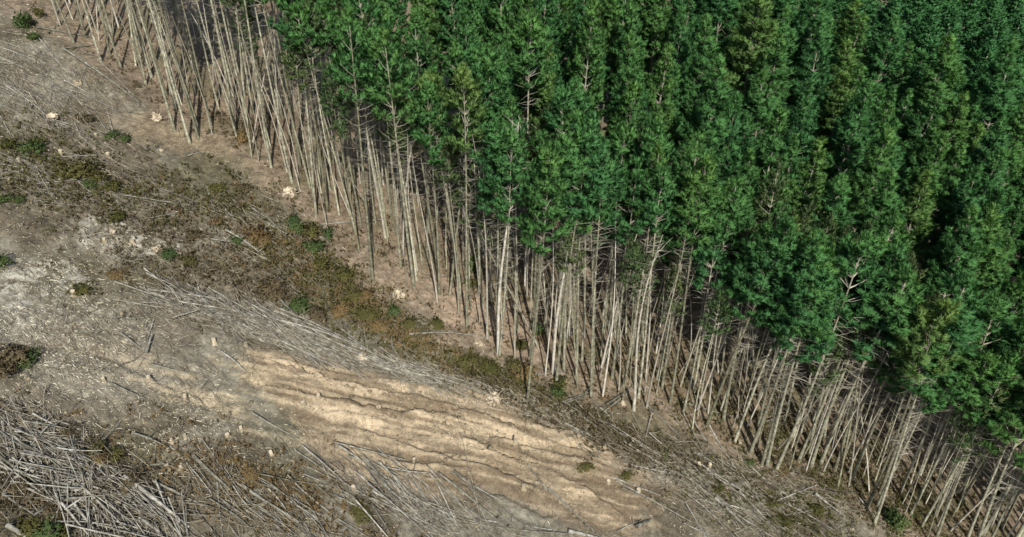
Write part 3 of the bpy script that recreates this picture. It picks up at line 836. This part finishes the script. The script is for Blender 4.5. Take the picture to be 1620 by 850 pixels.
# denser sticks in the windrows
r = np.random.default_rng(62); PXs, PYs, AN, LN, LF = [], [], [], [], []
for cx0, cy0, sx_, sy_, deg, sd, cnt, ll, lf in [(330, 505, 110, 26, 20, 26, 600, 2.2, .45), (490, 550, 110, 24, 22, 22, 700, 2.8, .45), (670, 600, 120, 20, 24, 24, 480, 2.2, .35),
        (130, 770, 150, 60, 30, 38, 1000, 1.6, .7), (60, 680, 90, 30, 15, 40, 600, 1.2, .4), (650, 800, 130, 40, 40, 24, 520, 2.4, .3), (870, 655, 110, 20, 28, 18, 700, 1.6, .4),
        (1040, 725, 110, 28, 22, 25, 700, 1.5, .35), (1160, 790, 110, 45, 36, 20, 800, 1.8, .3), (400, 800, 150, 50, 38, 28, 500, 2.2, .25), (70, 150, 120, 60, 32, 26, 1100, 1.8, .2), (250, 400, 170, 50, 20, 40, 700, 1.2, .15),
        (90, 280, 150, 45, 12, 26, 800, 1.6, .2), (130, 540, 130, 50, 10, 50, 900, .7, .12), (1250, 770, 80, 30, 25, 35, 450, 1.5, .3), (440, 400, 120, 60, 35, 22, 500, 1.6, .25)]:
    x = r.normal(cx0, sx_ * .55, cnt); y = r.normal(0, sy_ * .6, cnt) + cy0 + math.tan(math.radians(min(deg, 30))) * (x - cx0) * .7
    PXs.append(x); PYs.append(y); AN.append(np.radians(r.normal(deg * .95, sd, cnt))); LN.append(r.gamma(2.5, ll / 2.5, cnt) + .3); LF.append(r.uniform(0, lf, cnt))
PXs, PYs, AN, LN, LF = map(np.concatenate, (PXs, PYs, AN, LN, LF)); m = (r.random(len(PXs)) < .62) & (PYs < 900) & (edge_d(*at(PXs, PYs)) < 1.5)
sticks('slash_branches', 'tangled pale branches heaped in windrows across the slope', PXs[m], PYs[m], AN[m], LN[m], r.uniform(.010, .034, m.sum()), LF[m], M_STICK, 2)
PXs, PYs, AN, LN, LF = [], [], [], [], []
r = np.random.default_rng(66)
for cx0, cy0, sx_, sy_, deg, sd, cnt, lo, hi, lf in [(120, 775, 130, 50, 34, 32, 430, 1.5, 5.5, 1.2), (60, 700, 90, 25, 15, 45, 120, 1.2, 4, .6), (250, 820, 120, 40, 42, 16, 120, 2, 7, .6),
        (300, 490, 80, 20, 20, 24, 130, 2, 7, .6), (450, 530, 100, 18, 22, 12, 210, 3, 9, .7), (610, 585, 110, 14, 24, 16, 150, 2, 7, .5), (660, 800, 110, 34, 40, 13, 130, 2, 8, .4),
        (450, 800, 120, 40, 42, 14, 110, 2, 7, .4), (880, 655, 110, 14, 26, 18, 110, 1.5, 5, .4), (1060, 730, 110, 22, 25, 24, 110, 1.5, 6, .4), (1170, 790, 90, 36, 34, 16, 120, 2, 6, .4), (60, 130, 110, 70, 34, 24, 90, 1.5, 7, .15), (90, 270, 130, 40, 12, 28, 50, 1.5, 6, .15), (400, 390, 120, 50, 30, 30, 50, 1.2, 5, .2)]:
    x = r.normal(cx0, sx_ * .55, cnt); y = r.normal(0, sy_ * .6, cnt) + cy0 + math.tan(math.radians(min(deg, 30))) * (x - cx0) * .7
    PXs.append(x); PYs.append(y); AN.append(np.radians(r.normal(deg * .95, sd, cnt))); LN.append(r.uniform(lo, hi, cnt)); LF.append(r.uniform(.05, lf, cnt))
PXs, PYs, AN, LN, LF = map(np.concatenate, (PXs, PYs, AN, LN, LF)); m = (r.random(len(PXs)) < np.where((PXs < 260) & (PYs > 650), .36, np.where(PYs < 400, .85, .21))) & (PYs < 890) & (edge_d(*at(PXs, PYs)) < .5)
sticks('slash_poles', 'smaller silver-grey poles heaped among the fallen logs', PXs[m], PYs[m], AN[m], LN[m], r.uniform(.024, .068, m.sum()), LF[m] * .8, M_LOG, 6, k=4, sides=5, steep=.06, bendk=.02)
# forest floor twigs
n = 5000; r = np.random.default_rng(63)
px = r.uniform(0, 1640, n * 4); py = r.uniform(0, 870, n * 4); e_ = edge_d(*at(px, py)); m = (e_ > -1) & (e_ < 14); px, py = px[m][:n], py[m][:n]; n = len(px)
sticks('floor_twigs', 'thin twigs scattered on the reddish floor between the trunks', px, py, r.uniform(0, np.pi, n), r.gamma(2, .4, n) + .2, r.uniform(.01, .024, n), r.uniform(0, .04, n), M_STICK, 3)
# chips
r = np.random.default_rng(64); n = 3000
px, py = clear_samples(r, n)
for cx0, cy0, sx_, sy_, cnt in [(90, 520, 130, 60, 1300), (70, 430, 70, 30, 400), (200, 380, 90, 25, 250), (260, 680, 150, 60, 500), (40, 60, 60, 60, 200), (130, 600, 110, 40, 500)]:
    px = np.concatenate([px, r.normal(cx0, sx_ * .6, cnt)]); py = np.concatenate([py, r.normal(cy0, sy_ * .6, cnt)])
n = len(px)
sticks('wood_chips', 'pale splinters and wood chips strewn over the soil', px, py, r.normal(.3, .8, n), r.gamma(2, .07, n) + .08, r.uniform(.012, .038, n), np.zeros(n), M_CHIP, 4, k=2, sides=4, steep=.05)

r = np.random.default_rng(65); n = 2600
px, py = clear_samples(r, n)
qx = r.normal(700, 170, 1100); qy = 655 + .28 * (qx - 700) + r.normal(0, 50, 1100)
px = np.concatenate([px, qx]); py = np.concatenate([py, qy]); x, y = at(px, py); n = len(px)
sz = r.gamma(2.2, .028, n) + .03
octv = np.array([[1, 0, 0], [0, 1, 0], [-1, 0, 0], [0, -1, 0], [.3, .2, .8], [0, 0, -1]])
octf = np.array([[0, 1, 4], [1, 2, 4], [2, 3, 4], [3, 0, 4], [1, 0, 5], [2, 1, 5], [3, 2, 5], [0, 3, 5]])
V = octv[None] * sz[:, None, None] * r.uniform(.6, 1.3, (n, 6, 3)); a_ = r.uniform(0, 6.28, n)
ca_, sa_ = np.cos(a_)[:, None], np.sin(a_)[:, None]
V = np.stack([V[..., 0] * ca_ - V[..., 1] * sa_, V[..., 0] * sa_ + V[..., 1] * ca_, V[..., 2]], -1) + np.stack([x, y, gz(x, y) + sz * .2], -1)[:, None]
o = new_obj('clods', mesh_from('clods', V.reshape(-1, 3), (octf[None] + np.arange(n)[:, None, None] * 6).reshape(-1, 3), 3, M_CLOD))
tag(o, 'small clods and stones strewn over the churned soil', 'rubble', None, 'stuff')

# ------------------------------------------------------------------ stumps
def stump_mesh(seed, tall):
    r = np.random.default_rng(seed); v = []; ns = 12
    prof = [(1.9, -.25), (1.45, .02), (1.12, .18), (1.0, tall), (.98, tall)]
    for rad, z in prof:
        for j in range(ns):
            a = j * 2 * np.pi / ns
            rr_ = rad * (.20) * (1 + (.22 * math.sin(a * 4 + seed) if z < .2 else .05 * math.sin(a * 3)))
            v.append((rr_ * math.cos(a), rr_ * math.sin(a), z + (.03 * math.sin(a + seed) if z > .2 else 0)))
    v = np.array(v); k = len(prof); F_ = []
    for i in range(k - 1):
        for j in range(ns): F_.append((i * ns + j, i * ns + (j + 1) % ns, (i + 1) * ns + (j + 1) % ns, (i + 1) * ns + j))
    body = mesh_from('body', v, np.array(F_), 4, M_STUMP, True)
    top = v[-ns:] + np.array([0, 0, .004]); c_ = top.mean(0)
    T = np.concatenate([top, c_[None]]); F2 = np.array([(j, (j + 1) % ns, (j + 2) % ns, ns) for j in range(0, ns, 2)])
    return body, mesh_from('cut_face', T, F2, 4, M_CUT)
STUMPS = [stump_mesh(7 + i, .35 + .1 * i) for i in range(4)]
for (bx, by) in [(292, 627), (235, 598), (165, 603), (270, 695), (293, 692), (382, 681), (285, 738), (265, 738), (815, 704), (818, 756), (862, 672), (963, 760), (828, 773), (30, 255),
                 (150, 210), (170, 243), (95, 238), (210, 385), (165, 383), (118, 470), (480, 640), (505, 632), (340, 545), (390, 550), (1010, 775), (1170, 700), (1105, 738), (1122, 740),
                 (1218, 795), (1150, 775), (985, 640), (420, 455), (560, 775), (700, 812), (655, 730), (360, 690), (430, 720)]:
    x, y = at(bx, by); z = float(gz(x, y)[0])
    b_, t_ = STUMPS[rr.randrange(4)]
    root = bpy.data.objects.new('tree_stump', None); COL.objects.link(root)
    root.location = (float(x), float(y), z); s = rr.uniform(.55, .95); root.scale = (s, s, s); root.rotation_euler = (rr.gauss(0, .06), rr.gauss(0, .06), rr.uniform(0, 6))
    new_obj('body', b_, root); new_obj('cut_face', t_, root)
    tag(root, 'low cut stump with pale top at ' + place_words(bx, by), 'stump', 'stumps left on the cleared slope')

# root plates: upturned clay lumps with roots
def lump_mesh(seed, mat):
    import bmesh
    bm = bmesh.new(); bmesh.ops.create_icosphere(bm, subdivisions=3, radius=1)
    r = np.random.default_rng(seed); o = r.uniform(0, 50, 2)
    for v in bm.verts:
        n = fbm(np.array([v.co.x * 2.4 + o[0] + v.co.z]), np.array([v.co.y * 2.4 + o[1] - v.co.z * 1.9]), seed, 4)[0]
        v.co *= .15 + 1.7 * n
        v.co.z *= .75
    me = bpy.data.meshes.new('clay'); bm.to_mesh(me); bm.free(); me.materials.append(mat); return me
for k, (bx, by, s, lab) in enumerate([(82, 184, .95, 'cream upturned root plate among fallen poles near the left edge'), (122, 131, .75, 'small cream clay lump on the upper left slope'),
        (246, 184, 1.0, 'pale root plate at the foot of the long fallen pole, upper left'), (460, 308, 1.25, 'large pale root plate beside the trunks at the stand edge'),
        (630, 468, 1.0, 'buff clay root plate on the dusty apron below the trunks'), (782, 637, 1.35, 'orange clay root plate at the head of the sandy ruts'),
        (573, 567, .9, 'pinkish root plate in the middle windrow of poles'), (758, 552, .7, 'low cream clay lump at the foot of the central trunks'),
        (250, 398, .8, 'white bleached clay heap on the left slope'), (178, 367, .6, 'smaller bleached clay heap above the left white patch'),
        (255, 235, .35, 'tiny cream clod on the upper left bare ground'), (395, 495, .4, 'small pale clod at the top of the pole windrow'),
        (600, 650, .3, 'small clay clod sitting on the sandy rut ridge')]):
    x, y = at(bx, by); z = float(gz(x, y)[0])
    root = bpy.data.objects.new('root_plate', None); COL.objects.link(root); root.location = (float(x), float(y), z + .25 * s); root.rotation_euler = (0, 0, k * 1.3)
    o = new_obj('clay', lump_mesh(k + 1, M_CLAY), root); o.scale = (s * .62, s * .48, s * .6)
    r = np.random.default_rng(900 + k); n = 14
    d = r.normal(0, 1, (n, 3)); d[:, 2] = np.abs(d[:, 2]) * .7; d /= np.linalg.norm(d, axis=1, keepdims=True)
    P = d[:, None] * s * np.linspace(.25, 1.15, 4)[None, :, None] + r.normal(0, .05 * s, (n, 4, 3))
    v, f = tubes(P, np.tile(np.linspace(.05, .012, 4) * s, (n, 1)), 4)
    new_obj('roots', mesh_from('roots', v, f, 4, M_STUMP), root)
    tag(root, lab, 'root plate', 'upturned root plates and clay lumps')

# ------------------------------------------------------------------ shrubs
def shrub_arrays(r, h, w, nst=16):
    az = r.uniform(0, 6.28, nst); lean = r.uniform(.1, 1.0, nst)
    tip = np.stack([np.cos(az) * lean * w, np.sin(az) * lean * w, h * (1.05 - .45 * lean) * r.uniform(.7, 1.1, nst)], -1)
    t = np.linspace(0, 1, 4)[None, :, None]
    P = tip[:, None] * t + np.stack([np.zeros((nst, 4)), np.zeros((nst, 4)), .15 * h * np.sin(np.linspace(0, np.pi, 4))[None] * np.ones((nst, 1))], -1)
    R = np.linspace(.03, .01, 4)[None] * np.ones((nst, 1))
    m = 7
    q = r.uniform(.30, 1.08, (nst, m, 1))
    B = (tip[:, None] * q).reshape(-1, 3) + r.normal(0, .20 * w, (nst * m, 3)) + np.array([0, 0, .1 * h])
    B[:, 2] = np.maximum(B[:, 2], .03)
    O = B / (np.linalg.norm(B, axis=1, keepdims=True) + 1e-6) + np.array([0, 0, .5]); O /= np.linalg.norm(O, axis=1, keepdims=True)
    A = O + r.normal(0, .4, O.shape); A /= np.linalg.norm(A, axis=1, keepdims=True)
    V, N = blades(r, B, A, O, 9, .26, .045, .7)
    return P, R, V, N
SHR = {}
for kind in M_SHRUB:
    for v_ in range(3):
        r = np.random.default_rng(hash2(np.array([v_]), np.array([len(kind)]), 3)[0] * 1e6 // 1 + v_ if False else 700 + v_ * 10 + len(kind))
        P, R, V, N = shrub_arrays(r, 1.0, 1.0, 16 + 3 * v_)
        v1, f1 = tubes(P, R, 3)
        SHR[kind, v_] = (mesh_from('stems', v1, f1, 4, M_STUMP), leaf_mesh('foliage', V, N, M_SHRUB[kind]))
SH = [(40, 42, 'green', 1.5, 1.7), (55, 62, 'green', 1.0, .8), (62, 25, 'olive', .9, 1.0), (15, 232, 'olive', 1.2, .8), (50, 238, 'green', 1.4, 1.1), (60, 225, 'olive', 1.0, .8), (30, 318, 'green', .9, .5), (8, 318, 'green', 1.0, .6),
      (100, 278, 'olive', 1.5, 1.0), (130, 272, 'olive', 1.7, 1.2), (155, 285, 'olive', 1.3, 1.0), (142, 290, 'green', 1.2, .9), (178, 300, 'olive', 1.0, .8), (175, 212, 'green', 1.0, .7), (195, 218, 'green', .9, .6),
      (135, 188, 'brown', 1.1, .8), (185, 348, 'olive', 1.3, .7), (405, 378, 'rust', 1.5, 1.2), (418, 385, 'rust', 1.0, .9), (345, 355, 'rust', .9, .6), (470, 362, 'green', 1.3, .8), (462, 352, 'green', 1.1, .7),
      (375, 385, 'green', .9, .6), (495, 375, 'olive', 1.2, 1.5), (500, 400, 'green', 1.2, 1.3), (520, 378, 'green', .7, 1.5), (510, 420, 'olive', 1.3, 1.0), (545, 440, 'olive', 1.3, 1.1), (560, 470, 'olive', 1.3, .9),
      (430, 462, 'brown', 1.7, 1.3), (442, 478, 'brown', 1.3, 1.1), (475, 490, 'green', 1.4, 1.0), (500, 500, 'brown', 1.3, 1.0), (540, 490, 'rust', 1.3, .9), (580, 500, 'olive', 1.3, .9), (575, 470, 'rust', 1.0, .9),
      (270, 410, 'green', 1.2, .7), (300, 420, 'olive', 1.1, .6), (130, 465, 'olive', 1.3, .7), (190, 440, 'rust', 1.1, .6), (5, 420, 'green', 1.2, .8), (600, 520, 'rust', 1.2, .8), (625, 500, 'green', .8, 1.2), (650, 520, 'olive', 1.2, .9),
      (690, 520, 'olive', 1.0, .8), (745, 432, 'green', .7, 2.4), (755, 410, 'green', .6, 1.8), (745, 455, 'olive', .9, 1.0), (850, 530, 'green', .9, 1.6), (825, 560, 'olive', .8, 1.3), (830, 600, 'rust', 1.3, 1.0), (815, 590, 'olive', 1.2, .8),
      (880, 630, 'green', .9, .9), (770, 590, 'olive', 1.5, .6), (740, 580, 'olive', 1.3, .6), (885, 615, 'olive', 1.1, 1.0), (25, 575, 'brown', 1.6, 1.2), (5, 600, 'brown', 1.4, 1.3), (45, 575, 'green', 1.2, .8),
      (155, 712, 'olive', 1.0, .8), (180, 722, 'olive', 1.0, .8), (60, 780, 'brown', 1.4, 1.0), (155, 738, 'rust', .9, .7), (70, 840, 'green', 1.5, 1.0), (45, 835, 'olive', 1.2, .9), (95, 842, 'olive', 1.1, .8), (20, 765, 'brown', 1.3, 1.0),
      (100, 690, 'brown', 1.3, .7), (205, 770, 'brown', 1.1, .7), (570, 820, 'olive', 1.3, .6), (395, 752, 'rust', 1.0, .5), (1235, 745, 'rust', 1.0, .7), (1415, 835, 'green', 1.3, 2.2), (1405, 822, 'green', 1.0, 1.6),
      (1290, 810, 'olive', 1.1, .8), (1240, 830, 'olive', 1.2, .7), (1220, 800, 'olive', 1.1, .7), (1135, 775, 'olive', 1.0, .6), (925, 740, 'olive', 1.0, .5), (990, 752, 'olive', .9, .5), (385, 225, 'rust', 1.0, 1.4), (392, 205, 'brown', .8, 1.2),
      (1595, 560, 'green', .8, 1.2), (1580, 790, 'olive', 1.0, 1.5), (1050, 722, 'green', .8, .5), (1185, 735, 'green', .6, .8), (345, 300, 'olive', 1.2, .6), (385, 300, 'brown', 1.1, .6), (310, 375, 'brown', 1.2, .6)]
CN = {'green': 'green shrub', 'olive': 'olive-green shrub', 'rust': 'rust-coloured dry shrub', 'brown': 'dark brown dead shrub'}
for (bx, by, kind, w, h) in SH:
    x, y = at(bx, by); z = float(gz(x, y)[0])
    st, fo = SHR[kind, rr.randrange(3)]
    root = bpy.data.objects.new('shrub', None); COL.objects.link(root)
    root.location = (float(x), float(y), z - .03); root.scale = (w * .95, w * .8, h * .8); root.rotation_euler = (0, 0, rr.uniform(0, 6.28))
    new_obj('stems', st, root); new_obj('foliage', fo, root)
    tag(root, CN[kind] + ' on the slope at ' + place_words(bx, by), 'shrub', 'scattered shrubs on the cleared slope')

# low ground cover in the brushy zones
GC = [((520, 450), (150, 50), .62, 'olive', 300), ((460, 400), (130, 50), .5, 'rust', 140), ((620, 520), (130, 26), .55, 'rust', 150), ((200, 300), (240, 45), .12, 'olive', 200), ((200, 320), (240, 50), .12, 'brown', 120),
      ((800, 610), (130, 20), .4, 'olive', 260), ((100, 780), (170, 60), .2, 'brown', 360), ((350, 430), (200, 60), .3, 'brown', 320), ((1200, 790), (160, 50), .45, 'olive', 220), ((880, 650), (120, 20), .5, 'brown', 110),
      ((430, 780), (200, 60), .4, 'rust', 200), ((60, 250), (90, 60), .1, 'olive', 160), ((1000, 705), (190, 18), .38, 'brown', 420), ((900, 655), (150, 12), .38, 'brown', 220), ((1000, 600), (320, 90), .4, 'rust', 130), ((1420, 800), (240, 60), .5, 'olive', 330), ((1150, 650), (260, 60), .45, 'olive', 200), ((1350, 730), (260, 70), .5, 'brown', 260), ((700, 430), (240, 60), .6, 'brown', 120), ((330, 170), (200, 50), .6, 'brown', 110)]
acc = {k: ([], []) for k in M_SHRUB}
r = np.random.default_rng(811)
for (cx0, cy0), (sx_, sy_), sl, kind, cnt in GC:
    dx = r.normal(0, sx_ * .6, cnt); px = cx0 + dx; py = cy0 + dx * sl + r.normal(0, sy_ * .6, cnt)
    x, y = at(px, py); z = gz(x, y)
    for i in range(cnt):
        m = r.integers(5, 12); w = r.uniform(.25, .6)
        acc[kind][0].append(np.stack([x[i] + r.normal(0, w, m), y[i] + r.normal(0, w, m), z[i] + r.uniform(0, .22, m)], -1))
for kind, (bl, _) in acc.items():
    if not bl: continue
    B = np.concatenate(bl); O = np.tile([0, -.15, 1.], (len(B), 1)) + r.normal(0, .4, B.shape); O /= np.linalg.norm(O, axis=1, keepdims=True)
    B[:, 2] = np.maximum(B[:, 2], gz(B[:, 0], B[:, 1]) + .02)
    V, N = blades(r, B, O, O, 8, .24, .035, .7)
    o = new_obj('ground_cover', leaf_mesh('ground_cover', V, N, M_SHRUB[kind]))
    tag(o, {'green': 'green', 'olive': 'olive green weeds', 'rust': 'rusty dry bracken', 'brown': 'dark brown dead brush'}[kind] + ' spreading low over the cleared slope', 'undergrowth', None, 'stuff')
print('objects', len(bpy.data.objects))
